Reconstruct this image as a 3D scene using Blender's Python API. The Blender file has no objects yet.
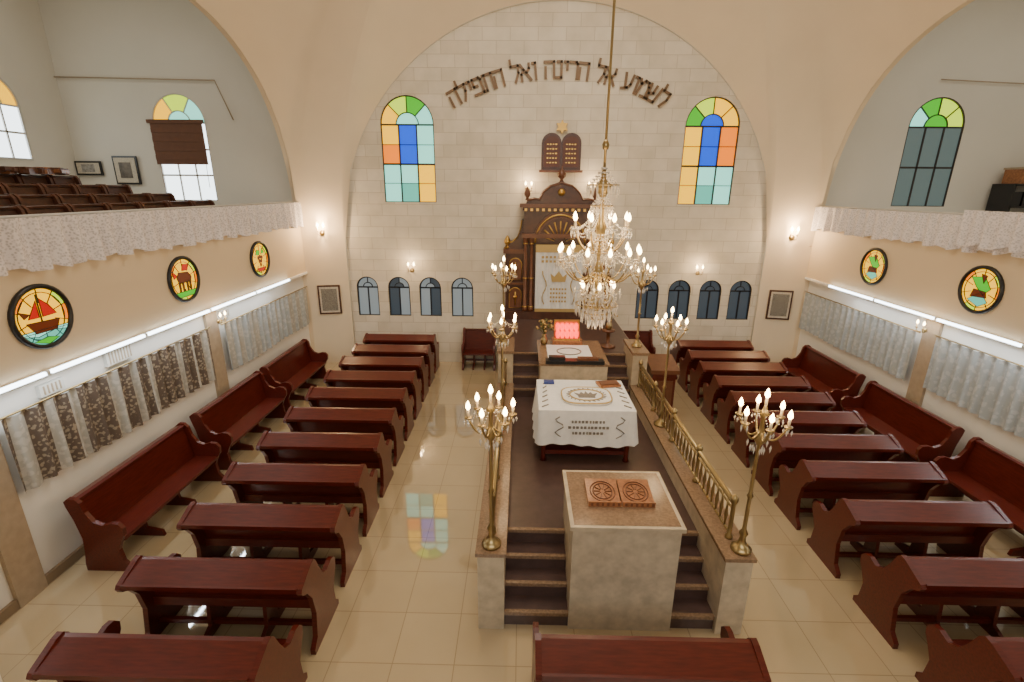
import bpy, math, random
from mathutils import Vector, Matrix
random.seed(4)
pi=math.pi
XC=0.81; HW=6.16; AR=5.18; ZC=3.15; YF=12.25; HD=4.6; YC=YF-HD; AS=4.4; HS=4.25; HZ=7.0; SE=2.6
XA=0.9
XL=XC-HW; XR=XC+HW
XOL=-10.75; XOR=12.8; YB=-3.5; ZT=9.2
XB=0.96
YE=YC+AS
# ------------------------------------------------------------------ materials
def mat(name,col,rough=0.5,metal=0.0,emi=None,es=0.0,var=0.0,scale=4.0,bump=0.0,spec=0.5,coat=0.0,alpha=1.0,trans=0.0,stretch=None):
    m=bpy.data.materials.new(name); m.use_nodes=True
    nt=m.node_tree; b=nt.nodes['Principled BSDF']
    b.inputs['Base Color'].default_value=(*col,1); b.inputs['Roughness'].default_value=rough
    b.inputs['Metallic'].default_value=metal; b.inputs['Specular IOR Level'].default_value=spec
    b.inputs['Coat Weight'].default_value=coat; b.inputs['Coat Roughness'].default_value=0.12
    b.inputs['Alpha'].default_value=alpha
    b.inputs['Transmission Weight'].default_value=trans
    if emi: b.inputs['Emission Color'].default_value=(*emi,1); b.inputs['Emission Strength'].default_value=es
    if var>0 or bump>0:
        tc=nt.nodes.new('ShaderNodeTexCoord'); mp=nt.nodes.new('ShaderNodeMapping')
        if stretch: mp.inputs['Scale'].default_value=stretch
        nz=nt.nodes.new('ShaderNodeTexNoise'); nz.inputs['Scale'].default_value=scale; nz.inputs['Detail'].default_value=5
        nt.links.new(tc.outputs['Object'],mp.inputs['Vector']); nt.links.new(mp.outputs[0],nz.inputs['Vector'])
        if var>0:
            cr=nt.nodes.new('ShaderNodeValToRGB')
            cr.color_ramp.elements[0].position=0.3; cr.color_ramp.elements[1].position=0.7
            cr.color_ramp.elements[0].color=(*[c*(1-var) for c in col],1)
            cr.color_ramp.elements[1].color=(*[min(1,c*(1+var*0.6)) for c in col],1)
            nt.links.new(nz.outputs['Fac'],cr.inputs[0]); nt.links.new(cr.outputs[0],b.inputs['Base Color'])
        if bump>0:
            bp=nt.nodes.new('ShaderNodeBump'); bp.inputs['Strength'].default_value=bump; bp.inputs['Distance'].default_value=0.02
            nt.links.new(nz.outputs['Fac'],bp.inputs['Height']); nt.links.new(bp.outputs[0],b.inputs['Normal'])
    return m
def brickmat(name,c1,c2,mort,bw,rh,ms,rough,off=0.5,plane='XY',bump=0.2,spec=0.5,nscale=1.5,nvar=0.12,coat=0.0):
    m=bpy.data.materials.new(name); m.use_nodes=True; nt=m.node_tree; b=nt.nodes['Principled BSDF']
    tc=nt.nodes.new('ShaderNodeTexCoord'); sp=nt.nodes.new('ShaderNodeSeparateXYZ'); cb=nt.nodes.new('ShaderNodeCombineXYZ')
    nt.links.new(tc.outputs['Object'],sp.inputs[0])
    a,c={'XY':('X','Y'),'XZ':('X','Z'),'YZ':('Y','Z')}[plane]
    nt.links.new(sp.outputs[a],cb.inputs[0]); nt.links.new(sp.outputs[c],cb.inputs[1])
    br=nt.nodes.new('ShaderNodeTexBrick'); br.offset=off; br.squash=1.0
    br.inputs['Scale'].default_value=1.0; br.inputs['Brick Width'].default_value=bw; br.inputs['Row Height'].default_value=rh
    br.inputs['Mortar Size'].default_value=ms; br.inputs['Mortar Smooth'].default_value=0.2
    br.inputs['Color1'].default_value=(*c1,1); br.inputs['Color2'].default_value=(*c2,1); br.inputs['Mortar'].default_value=(*mort,1)
    nt.links.new(cb.outputs[0],br.inputs['Vector'])
    nz=nt.nodes.new('ShaderNodeTexNoise'); nz.inputs['Scale'].default_value=nscale; nz.inputs['Detail'].default_value=6
    nt.links.new(tc.outputs['Object'],nz.inputs['Vector'])
    mx=nt.nodes.new('ShaderNodeMix'); mx.data_type='RGBA'; mx.blend_type='MULTIPLY'
    cr=nt.nodes.new('ShaderNodeValToRGB'); cr.color_ramp.elements[0].position=0.35; cr.color_ramp.elements[1].position=0.65
    cr.color_ramp.elements[0].color=(1-nvar,1-nvar,1-nvar*1.2,1); cr.color_ramp.elements[1].color=(1,1,1,1)
    nt.links.new(nz.outputs['Fac'],cr.inputs[0]); mx.inputs[0].default_value=1.0
    nt.links.new(br.outputs['Color'],mx.inputs[6]); nt.links.new(cr.outputs[0],mx.inputs[7])
    nt.links.new(mx.outputs[2],b.inputs['Base Color'])
    bp=nt.nodes.new('ShaderNodeBump'); bp.inputs['Strength'].default_value=bump; bp.inputs['Distance'].default_value=0.01; bp.invert=True
    nt.links.new(br.outputs['Fac'],bp.inputs['Height']); nt.links.new(bp.outputs[0],b.inputs['Normal'])
    b.inputs['Roughness'].default_value=rough; b.inputs['Specular IOR Level'].default_value=spec
    b.inputs['Coat Weight'].default_value=coat; b.inputs['Coat Roughness'].default_value=0.03; b.inputs['Coat IOR'].default_value=1.7
    return m
def emis(name,col,s,base=None):
    return mat(name,base or col,0.3,emi=col,es=s)

M_floor=brickmat('floor_tile',(0.56,0.44,0.27),(0.53,0.415,0.25),(0.36,0.27,0.16),0.6,0.6,0.005,0.05,0.0,'XY',0.03,0.9,0.8,0.1,coat=1.0)
M_stone=brickmat('jerusalem_stone',(0.82,0.75,0.62),(0.73,0.65,0.52),(0.58,0.50,0.38),0.62,0.27,0.006,0.75,0.5,'XZ',0.35,0.3,2.5,0.12)
M_vault=mat('vault_plaster',(0.82,0.69,0.50),0.8,var=0.03,scale=1.5,bump=0.05)
M_wall=mat('white_plaster',(0.84,0.82,0.77),0.8,var=0.03,scale=1.0,bump=0.04)
M_gwall=mat('gallery_plaster',(0.76,0.73,0.65),0.8,var=0.03,scale=1.0)
M_fascia=mat('fascia_cream',(0.74,0.59,0.39),0.6,var=0.02,scale=1.0)
M_pil=mat('pilaster_stone',(0.42,0.33,0.23),0.6,var=0.1,scale=12)
M_base=mat('baseboard_stone',(0.26,0.19,0.12),0.5)
M_wood=mat('mahogany',(0.098,0.012,0.006),0.3,var=0.3,scale=6,stretch=(1,8,8),coat=0.08,spec=0.4)
M_ark=mat('ark_walnut',(0.075,0.024,0.011),0.35,var=0.3,scale=10,coat=0.1)
M_ark2=mat('ark_walnut_light',(0.15,0.055,0.024),0.35,var=0.2,scale=10)
M_gold=mat('gilt',(0.58,0.36,0.10),0.32,metal=0.9)
M_brass=mat('antique_brass',(0.40,0.30,0.14),0.3,metal=0.9)
M_bronze=mat('bronze_letters',(0.20,0.125,0.07),0.4,metal=0.3)
M_marble=mat('beige_marble',(0.56,0.47,0.34),0.35,var=0.20,scale=9,bump=0.03)
M_slab=mat('brown_granite',(0.26,0.165,0.10),0.2,var=0.3,scale=40)
M_carpet=mat('bimah_brown_floor',(0.085,0.048,0.040),0.3,var=0.2,scale=8)
M_white=mat('white_cloth',(0.82,0.82,0.80),0.8,var=0.05,scale=14,bump=0.2)
M_grey=mat('silver_embroidery',(0.24,0.22,0.19),0.5,metal=0.3)
M_goldthread=mat('gold_thread',(0.50,0.36,0.14),0.5,metal=0.3)
M_black=mat('black_lacquer',(0.012,0.012,0.014),0.3)
M_lead=mat('window_frame_dark',(0.035,0.03,0.028),0.4)
M_wframe=mat('window_frame_white',(0.6,0.58,0.54),0.5)
M_bulb=emis('bulb_glow',(1.0,0.68,0.30),32,(1,0.8,0.6))
M_led=emis('led_tube',(0.80,0.93,1.0),10,(1,1,1))
M_candle=mat('candle_sleeve',(0.75,0.62,0.42),0.5)
M_crystal=mat('crystal',(0.85,0.80,0.72),0.04,spec=1.0,coat=1.0,alpha=0.6)
M_red=emis('red_lamp_glow',(1.0,0.03,0.015),4.0,(0.6,0.03,0.02))
M_carved=mat('carved_oak',(0.36,0.14,0.05),0.35,var=0.35,scale=25,coat=0.3)
M_plastic=mat('white_plastic',(0.7,0.7,0.66),0.4)
M_blind=mat('brown_blind',(0.15,0.065,0.035),0.7,var=0.1,scale=10)
M_paper=mat('paper',(0.62,0.56,0.45),0.7,var=0.2,scale=30)
M_green=mat('dried_leaves',(0.13,0.13,0.04),0.7,var=0.4,scale=30)
M_flower=mat('dried_flowers',(0.50,0.33,0.12),0.7,var=0.4,scale=30)
M_seat=mat('gallery_wood',(0.10,0.035,0.018),0.45,var=0.4,scale=9)
def lacemat(name,col,scale,amin):
    m=bpy.data.materials.new(name); m.use_nodes=True; nt=m.node_tree; b=nt.nodes['Principled BSDF']
    b.inputs['Base Color'].default_value=(*col,1); b.inputs['Roughness'].default_value=0.85
    tc=nt.nodes.new('ShaderNodeTexCoord'); vo=nt.nodes.new('ShaderNodeTexVoronoi'); vo.inputs['Scale'].default_value=scale
    nt.links.new(tc.outputs['Object'],vo.inputs['Vector'])
    cr=nt.nodes.new('ShaderNodeValToRGB'); cr.color_ramp.elements[0].position=0.2; cr.color_ramp.elements[1].position=0.6
    cr.color_ramp.elements[0].color=(amin,amin,amin,1); cr.color_ramp.elements[1].color=(1,1,1,1)
    nt.links.new(vo.outputs['Distance'],cr.inputs[0]); nt.links.new(cr.outputs[0],b.inputs['Alpha'])
    return m
M_lace=lacemat('white_lace',(0.80,0.74,0.72),38,0.62)
def patmat(name,ca,cb,scale,pos,alpha=1.0):
    m=bpy.data.materials.new(name); m.use_nodes=True; nt=m.node_tree; b=nt.nodes['Principled BSDF']
    tc=nt.nodes.new('ShaderNodeTexCoord'); vo=nt.nodes.new('ShaderNodeTexVoronoi'); vo.inputs['Scale'].default_value=scale
    nz=nt.nodes.new('ShaderNodeTexNoise'); nz.inputs['Scale'].default_value=scale*1.6
    ad=nt.nodes.new('ShaderNodeMath'); ad.operation='MULTIPLY'
    nt.links.new(tc.outputs['Object'],vo.inputs['Vector']); nt.links.new(tc.outputs['Object'],nz.inputs['Vector'])
    nt.links.new(vo.outputs['Distance'],ad.inputs[0]); nt.links.new(nz.outputs['Fac'],ad.inputs[1])
    cr=nt.nodes.new('ShaderNodeValToRGB')
    cr.color_ramp.elements[0].color=(*ca,1); cr.color_ramp.elements[0].position=pos-0.03
    cr.color_ramp.elements[1].color=(*cb,1); cr.color_ramp.elements[1].position=pos+0.03
    nt.links.new(ad.outputs[0],cr.inputs[0]); nt.links.new(cr.outputs[0],b.inputs['Base Color']); b.inputs['Roughness'].default_value=0.9
    b.inputs['Alpha'].default_value=alpha
    return m
M_pat=patmat('patterned_curtain',(0.32,0.27,0.20),(0.12,0.090,0.070),20,0.19)
M_sheer=patmat('sheer_curtain',(0.50,0.48,0.43),(0.40,0.39,0.35),14,0.2)
M_sheerR=patmat('blue_grey_sheer',(0.50,0.53,0.54),(0.40,0.44,0.46),12,0.2)
def glass(name,c,s=1.6): return emis('glass_'+name,c,s,tuple(x*0.4 for x in c))
GY=glass('yellow',(1.0,0.50,0.0),1.8); GO=glass('orange',(1.0,0.22,0.0),1.5); GB=glass('blue',(0.005,0.08,0.75),1.5)
GC=glass('cyan',(0.30,0.85,0.68),1.5); GT=glass('teal',(0.12,0.55,0.42),1.2); GW=glass('white',(0.85,0.95,0.98),4.0); GG=glass('green',(0.07,0.48,0.02),1.2)
GL=glass('lime',(0.58,0.80,0.03),1.5); GR=glass('red',(0.65,0.012,0.006),0.8); GD=glass('dusk',(0.15,0.21,0.20),0.55)
GN=glass('brown',(0.20,0.035,0.01),0.45); GP=glass('pale_net',(0.36,0.42,0.44),0.5); GQ=glass('navy_net',(0.09,0.12,0.15),0.35)

# ------------------------------------------------------------------ mesh builder
class MB:
    def __init__(s): s.v=[];s.f=[];s.m=[];s.s=[];s.mats=[];s.T=lambda p:p
    def mi(s,m):
        if m not in s.mats: s.mats.append(m)
        return s.mats.index(m)
    def add(s,vs,fs,m,smooth=False):
        o=len(s.v); s.v+= [tuple(s.T(Vector(p))) for p in vs]
        i=s.mi(m)
        for f in fs: s.f.append([o+k for k in f]); s.m.append(i); s.s.append(smooth)
    def box(s,c,d,m,rot=None):
        vs=[]
        for z in (-.5,.5):
            for y in (-.5,.5):
                for x in (-.5,.5):
                    p=Vector((x*d[0],y*d[1],z*d[2]))
                    if rot is not None: p=rot@p
                    vs.append(p+Vector(c))
        s.add(vs,[(0,2,3,1),(4,5,7,6),(0,1,5,4),(2,6,7,3),(0,4,6,2),(1,3,7,5)],m)
    def b2(s,a,b,m): s.box([(a[i]+b[i])/2 for i in range(3)],[abs(b[i]-a[i]) for i in range(3)],m)
    def prism(s,poly,mp,a,b,m):
        n=len(poly); vs=[mp(p[0],p[1],a) for p in poly]+[mp(p[0],p[1],b) for p in poly]
        fs=[tuple(range(n)),tuple(range(2*n-1,n-1,-1))]+[(i,(i+1)%n,n+(i+1)%n,n+i) for i in range(n)]
        s.add(vs,fs,m)
    def lathe(s,prof,c,m,seg=16,smooth=True,cap=True):
        vs=[];fs=[]
        for r,z in prof:
            for k in range(seg):
                t=2*pi*k/seg; vs.append((c[0]+r*math.cos(t),c[1]+r*math.sin(t),c[2]+z))
        for i in range(len(prof)-1):
            for k in range(seg):
                k2=(k+1)%seg; fs.append((i*seg+k,i*seg+k2,(i+1)*seg+k2,(i+1)*seg+k))
        if cap:
            fs.append(tuple(range(seg))[::-1]); fs.append(tuple((len(prof)-1)*seg+k for k in range(seg)))
        s.add(vs,fs,m,smooth)
    def ball(s,c,r,m,seg=10,rings=6,sz=1.0):
        s.lathe([(max(0.0005,r*math.sin(pi*i/rings)),-r*sz*math.cos(pi*i/rings)) for i in range(rings+1)],c,m,seg)
    def octa(s,c,r,h,m):
        x,y,z=c
        s.add([(x+r,y,z),(x,y+r,z),(x-r,y,z),(x,y-r,z),(x,y,z+h*.6),(x,y,z-h)],
              [(0,1,4),(1,2,4),(2,3,4),(3,0,4),(1,0,5),(2,1,5),(3,2,5),(0,3,5)],m)
    def tube(s,pts,r,m,seg=6,closed=False):
        pts=[Vector(p) for p in pts]; n=len(pts); vs=[];fs=[]
        for i,p in enumerate(pts):
            if closed: t=(pts[(i+1)%n]-pts[i-1])
            else: t=(pts[min(i+1,n-1)]-pts[max(i-1,0)])
            t.normalize(); up=Vector((0,0,1)) if abs(t.z)<0.95 else Vector((1,0,0))
            a=t.cross(up).normalized(); b=t.cross(a).normalized()
            rr=r[i] if isinstance(r,(list,tuple)) else r
            for k in range(seg):
                q=2*pi*k/seg+pi/seg; vs.append(p+a*rr*math.cos(q)+b*rr*math.sin(q))
        L=n if closed else n-1
        for i in range(L):
            j=(i+1)%n
            for k in range(seg):
                k2=(k+1)%seg; fs.append((i*seg+k,j*seg+k,j*seg+k2,i*seg+k2))
        if not closed: fs.append(tuple(range(seg))); fs.append(tuple((n-1)*seg+k for k in range(seg))[::-1])
        s.add(vs,fs,m,seg>4)
    def mesh(s,name):
        me=bpy.data.meshes.new(name); me.from_pydata(s.v,[],s.f)
        for m in s.mats: me.materials.append(m)
        for i,p in enumerate(me.polygons): p.material_index=s.m[i]; p.use_smooth=s.s[i]
        me.update(); return me
    def build(s,name,loc=(0,0,0),rot=0):
        o=bpy.data.objects.new(name,s.mesh(name)); bpy.context.scene.collection.objects.link(o)
        o.location=loc; o.rotation_euler=(0,0,rot); return o
def inst(name,me,loc,rot=0):
    o=bpy.data.objects.new(name,me); bpy.context.scene.collection.objects.link(o); o.location=loc; o.rotation_euler=(0,0,rot); return o
def simple_box(name,a,b,m):
    q=MB(); q.b2(a,b,m); return q.build(name)
def arch_pts(cx,z0,w,h,n=16):
    R=w/2; zs=z0+h-R
    return [(cx-R,z0),(cx+R,z0)]+[(cx+R*math.cos(pi*i/n),zs+R*math.sin(pi*i/n)) for i in range(n+1)]
def poly_wall(name,outline,holes,plane,pos,thick,m):
    cu=bpy.data.curves.new(name+'_c','CURVE'); cu.dimensions='2D'; cu.fill_mode='BOTH'; cu.extrude=thick/2
    for pts in [outline]+holes:
        sp=cu.splines.new('POLY'); sp.points.add(len(pts)-1); sp.use_cyclic_u=True
        for i,p in enumerate(pts): sp.points[i].co=(p[0],p[1],0,1)
    ob=bpy.data.objects.new(name+'_t',cu); bpy.context.scene.collection.objects.link(ob)
    dg=bpy.context.evaluated_depsgraph_get(); me=bpy.data.meshes.new_from_object(ob.evaluated_get(dg))
    bpy.data.objects.remove(ob); bpy.data.curves.remove(cu)
    for v in me.vertices:
        x,y,z=v.co
        v.co=(x,pos+thick/2+z,y) if plane=='XZ' else (pos+z,x,y)
    me.materials.clear(); me.materials.append(m); me.name=name
    for p in me.polygons: p.material_index=0
    o=bpy.data.objects.new(name,me); bpy.context.scene.collection.objects.link(o); return o

# ------------------------------------------------------------------ shell
simple_box('floor',(XOL,YB,-0.1),(XOR,YF+0.5,0),M_floor)
ZW=4.1; WH=2.36; WW=1.25
def side_h(s): return HS*max(0,1-abs(s/AS)**SE)**(1/SE)
def front_h(s): return math.sqrt(max(0,AR*AR-s*s))
niche=[(XC-AR,0)]+[(XC+AR*math.cos(pi-pi*i/64),ZC+AR*math.sin(pi-pi*i/64)) for i in range(65)]+[(XC+AR,0)]
outl=[(XOL,0)]+niche+[(XOR,0),(XOR,ZT),(XOL,ZT)]
GX=[-8.02,9.38]
poly_wall('wall_front',outl,[arch_pts(x,ZW,WW,WH) for x in GX],'XZ',YF,0.06,M_gwall)
SW=[-2.70,4.36]
SMX=[-1.5,-2.32,-3.12,-3.93,3.22,4.02,4.80,5.56]
holes=[arch_pts(x,ZW,WW,WH) for x in SW]+[arch_pts(x,1.25,0.56,1.02) for x in SMX]
poly_wall('wall_back_stone',[(XC-5.4,0),(XC+5.4,0),(XC+5.4,8.6),(XC-5.4,8.6)],holes,'XZ',YF+0.06,0.16,M_stone)
poly_wall('wall_left',[(YB,0),(YF,0),(YF,ZT),(YB,ZT)],[arch_pts(c,4.95,1.2,1.65) for c in (10.55,)],'YZ',XOL,0.15,M_gwall)
simple_box('wall_right',(XOR,YB,0),(XOR+0.1,YF,ZT),M_gwall)
simple_box('wall_rear',(XOL,YB-0.1,0),(XOR,YB,ZT),M_gwall)
def spandrel(a0,a1,c,half,hf):
    n=80
    return [(a0,ZC),(c-half,ZC)]+[(c-half*math.cos(pi*i/n),ZC+hf(half*math.cos(pi*i/n))) for i in range(1,n)]+[(c+half,ZC),(a1,ZC),(a1,10.6),(a0,10.6)]
poly_wall('wall_left_arch',spandrel(YC-HD,YF,YC,AS,side_h),[],'YZ',XL-0.06,0.1,M_vault)
poly_wall('wall_right_arch',spandrel(YC-HD,YF,YC,AS,side_h),[],'YZ',XR+0.06,0.1,M_vault)
poly_wall('wall_rear_arch',spandrel(XL,XR,XC,AR,front_h),[],'XZ',YC-HD-0.1,0.1,M_vault)
simple_box('ceiling_left',(XOL,YB,ZT),(XL-0.1,YF,ZT+0.1),M_gwall)
simple_box('ceiling_right',(XR+0.1,YB,ZT),(XOR,YF,ZT+0.1),M_gwall)
simple_box('ceiling_rear',(XL-0.1,YB,ZT),(XR+0.1,YC-HD-0.1,ZT+0.1),M_gwall)
angs=set(); N=200
for i in range(N): angs.add(round(2*pi*i/N,6))
for t in (math.atan2(AS,HW),math.atan2(HD,AR)):
    for a in (t,pi-t,pi+t,2*pi-t): angs.add(round(a%(2*pi),6))
angs=sorted(angs); NR=28; vs=[];fs=[]
ta=math.atan2(AS,HW); tb=math.atan2(HD,AR)
def meridian(t):
    c,s=math.cos(t),math.sin(t); q=math.atan2(abs(s),abs(c))
    if q<=ta: rb=HW/abs(c); h=side_h(rb*abs(s))
    elif q>=tb: rb=HD/abs(s); h=front_h(rb*abs(c))
    else:
        dx,dy=AR-HW,HD-AS; cq,sq=math.cos(q),math.sin(q)
        rb=(HW*dy-AS*dx)/(cq*dy-sq*dx); h=0
    e0=math.asin(min(0.98,h/HZ)); return rb,e0
for t in angs:
    rb,e0=meridian(t); r0=rb/math.cos(e0)
    for j in range(NR+1):
        e=e0+(pi/2-e0)*j/NR
        vs.append((XC+r0*math.cos(e)*math.cos(t),YC+r0*math.cos(e)*math.sin(t),ZC+HZ*math.sin(e)))
n=len(angs)
for i in range(n):
    i2=(i+1)%n
    for j in range(NR): fs.append((i*(NR+1)+j,i*(NR+1)+j+1,i2*(NR+1)+j+1,i2*(NR+1)+j))
q=MB(); q.add(vs,fs,M_vault,True); q.build('ceiling_vault')
pn=1
for sx in (-1,1):
    for sy in (-1,1):
        q=MB(); pts=[(XC+sx*(HW+0.3),YC+sy*AS),(XC+sx*HW,YC+sy*AS),(XC+sx*AR,YC+sy*HD),(XC+sx*(HW+0.3),YC+sy*HD)]
        q.prism(pts,lambda x,y,z:(x,y,z),0,ZC,M_vault); q.build('wall_corner_%d'%pn); pn+=1

for side,xw,sg in (('left',XL,-1),('right',XR,1)):
    simple_box('wall_%s_lower'%side,(xw+sg*0.10,YB,0),(xw+sg*0.22,YE,2.42),M_wall)
    simple_box('wall_%s_gallery_front'%side,(xw,YB,2.42),(xw+sg*0.16,YE,3.62),M_fascia)
    simple_box('floor_gallery_%s'%side,(xw+sg*0.16,YB,2.9),(XOL if sg<0 else XOR,YF,3.02),M_gwall)
    simple_box('baseboard_%s'%side,(xw+sg*0.06,YB,0),(xw+sg*0.10,YE,0.12),M_base)
    simple_box('trim_%s_ledge'%side,(xw-sg*0.03,YB,2.37),(xw+sg*0.1,YE,2.42),M_wall)
    for i,y in enumerate((4.3,8.2)):
        simple_box('trim_%s_pilaster_%d'%(side,i),(xw+sg*0.05,y-0.16,0.0),(xw+sg*0.10,y+0.16,2.37),M_pil)
    q=MB(); y=0.6
    while y<10.0:
        q.b2((xw-sg*0.06,y,2.375),(xw-sg*0.03,y+1.42,2.415),M_led); q.b2((xw-sg*0.062,y+1.43,2.37),(xw-sg*0.03,y+1.47,2.42),M_plastic); y+=1.5
    q.build('led_strip_light' if sg<0 else 'led_strip_light.001')

def drape(name,xw,y0,y1,z0,z1,amp,fr,m,scal=0.05,nz=5,seed=0,per=None,mats=None):
    q=MB(); n=int((y1-y0)*44); vs=[];fs=[];rnd=random.Random(seed); ph=rnd.random()*6
    for i in range(n+1):
        y=y0+(y1-y0)*i/n
        for j in range(nz+1):
            t=j/nz
            d=amp*(math.sin(y*fr+ph+0.8*math.sin(y*2.1))*(0.55+0.45*t)+0.35*math.sin(y*fr*1.7+t)*t)
            z=z1+(z0-z1)*t - (scal*abs(math.sin(y*7.5)) if j==nz else 0) + 0.015*math.sin(y*3+ph)*(t)
            vs.append((xw+d,y,z))
    for i in range(n):
        for j in range(nz):
            fs.append((i*(nz+1)+j,(i+1)*(nz+1)+j,(i+1)*(nz+1)+j+1,i*(nz+1)+j+1))
    if mats is None: q.add(vs,fs,m,True)
    else:
        q.add(vs,[],m)
        for k,f in enumerate(fs):
            y=vs[f[0]][1]; mm=mats[0] if ((y+0.1*math.sin(y*5))/per)%1<0.66 else mats[1]
            q.f.append(list(f)); q.m.append(q.mi(mm)); q.s.append(True)
    return q
drape('',XL+0.08,0.3,YE-0.02,3.58,4.08,0.055,25,M_lace,seed=1,scal=0.06).build('lace_valance')
drape('',XR-0.08,0.3,YE-0.02,3.60,4.08,0.055,24,M_lace,seed=2,scal=0.06).build('lace_valance')
drape('',XR-0.17,5.2,7.9,3.70,4.16,0.05,30,M_lace,seed=3,scal=0.07).build('lace_valance')
for side,xw,sg in (('left',XL,-1),('right',XR,1)):
    q=MB(); q.tube([(xw,0.3,4.09),(xw,YE,4.09)],0.018,M_wframe,8)
    y=0.5
    while y<YE: q.tube([(xw+sg*0.02,y,3.6),(xw+sg*0.02,y,4.09)],0.012,M_wframe,6); y+=1.2
    q.build('gallery_railing')
xl=XL-0.0; xr=XR+0.0
def curtains(x,y0,y1,z0,z1,m,mats=None,per=1,seed=0):
    q=drape('',x,y0,y1,z0,z1,0.035,33,m,scal=0.0,seed=seed,mats=mats,per=per)
    q.tube([(x,y0-0.05,z1+0.02),(x,y1+0.05,z1+0.02)],0.012,M_brass,8)
    return q.build('window_curtain')
curtains(xl,1.2,4.1,1.22,2.10,M_pat,(M_pat,M_sheer),0.42,1)
curtains(xl,4.48,8.0,1.20,2.08,M_pat,(M_pat,M_sheer),0.42,2)
curtains(xl,8.4,11.95,1.14,2.04,M_sheer,(M_sheerR,M_sheer),0.5,3)
curtains(xr,1.2,4.1,1.2,2.1,M_sheerR,seed=4)
curtains(xr,4.48,8.0,1.18,2.1,M_sheerR,seed=5)
curtains(xr,8.4,11.95,1.16,2.06,M_sheerR,seed=6)
for y,z,w,h in ((6.15,2.24,0.42,0.2),(5.15,2.18,0.3,0.14),(8.6,2.2,0.3,0.16)):
    q=MB(); q.b2((XL-0.10,y-w/2,z-h/2),(XL-0.05,y+w/2,z+h/2),M_plastic)
    k=y-w/2+0.04
    while k<y+w/2-0.03: q.b2((XL-0.052,k,z-h/2+0.02),(XL-0.045,k+0.018,z+h/2-0.02),M_pil); k+=0.05
    q.build('air_vent')

# ------------------------------------------------------------------ windows
def arched_window(name,T,w,h,rows,ring,inner,frame=M_lead,fr=0.035,cols=3):
    q=MB(); q.T=T; R=w/2; hr=h-R
    def pl(pts,m): q.add([(p[0],p[1],0) for p in pts],[tuple(range(len(pts)))],m)
    nr=len(rows)
    for i,row in enumerate(rows):
        zt=hr*(nr-i)/nr; zb=hr*(nr-i-1)/nr; nc=len(row)
        for j,m in enumerate(row):
            pl([(-R+w*j/nc,zb),(-R+w*(j+1)/nc,zb),(-R+w*(j+1)/nc,zt),(-R+w*j/nc,zt)],m)
        if i>0: q.box((0,zt,0.01),(w,0.04 if (nr<4 or i==2) else 0.014,0.03),frame)
        if i==0:
            for j in range(1,nc): q.box((-R+w*j/nc,hr/2,0.01),(0.032,hr,0.03),frame)
    q.box((0,hr,0.01),(w,0.035,0.03),frame)
    ri=R*0.42; ns=len(ring)
    for k,m in enumerate(ring):
        a=pi-pi*k/ns; b=pi-pi*(k+1)/ns; n=8
        o=[(R*math.cos(a+(b-a)*i/n),hr+R*math.sin(a+(b-a)*i/n)) for i in range(n+1)]
        c=[(ri*math.cos(a+(b-a)*i/n),hr+ri*math.sin(a+(b-a)*i/n)) for i in range(n+1)]
        pl(o+c[::-1],m)
        if k>0: q.tube([(ri*math.cos(a),hr+ri*math.sin(a),0.01),(R*math.cos(a),hr+R*math.sin(a),0.01)],0.016,frame,4)
    pl([(ri*math.cos(pi*i/12),hr+ri*math.sin(pi*i/12)) for i in range(13)],inner)
    q.tube([(ri*math.cos(pi*i/12),hr+ri*math.sin(pi*i/12),0.01) for i in range(13)],0.016,frame,4)
    out=[(-R,0,0.01),(-R,hr,0.01)]+[(R*math.cos(pi-pi*i/20),hr+R*math.sin(pi-pi*i/20),0.01) for i in range(1,20)]+[(R,hr,0.01),(R,0,0.01)]
    q.tube(out,fr,frame,4,closed=True)
    return q.build(name)
def TF(x,y,z): return lambda p:Vector((x+p[0],y-p[2],z+p[1]))
yw=YF+0.12
arched_window('window_1',TF(SW[0],yw,ZW),WW,WH,[[GY,GB,GC],[GO,GB,GC],[GC,GC,GY],[GC,GT,GY]],[GY,GL,GG,GC],GC)
arched_window('window_2',TF(SW[1],yw,ZW),WW,WH,[[GY,GB,GO],[GY,GB,GO],[GY,GC,GC],[GY,GT,GC]],[GG,GL,GY,GY],GB)
arched_window('window_3',TF(GX[0],YF+0.04,ZW),WW,WH,[[GW,GW,GW],[GW,GW,GW],[GW,GW,GW]],[GY,GL,GC],GC,M_wframe)
arched_window('window_4',TF(GX[1],YF+0.04,ZW),WW,WH,[[GD,GD,GD],[GD,GD,GD]],[GC,GG,GL,GL],GG,M_lead)
arched_window('window_5',lambda p:Vector((XOL+0.06+p[2],10.55+p[0],4.95+p[1])),1.2,1.65,[[GW,GW,GW],[GW,GW,GW]],[GG,GL,GY],GL,M_wframe)
for i,x in enumerate(SMX):
    mm=[GQ,GQ] if i>=4 else [[GP,GP],[GP,GQ],[GQ,GP],[GP,GP]][i]
    arched_window('window_%d'%(6+i),TF(x,YF+0.14,1.25),0.56,1.02,[mm],[mm[0],mm[1]],mm[0],M_black,0.045)
q=MB()
q.b2((GX[0]-0.72,YF-0.07,5.82),(GX[0]+0.60,YF-0.02,5.90),M_blind)
for k in range(9): q.b2((GX[0]-0.66,YF-0.05-0.01*(k%2),4.92+k*0.1),(GX[0]+0.56,YF-0.035,5.02+k*0.1),M_blind)
for dx in (-0.6,0.5): q.tube([(GX[0]+dx,YF-0.03,4.92),(GX[0]+dx,YF-0.03,4.4)],0.006,M_blind,4)
q.build('roller_blind')

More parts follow.
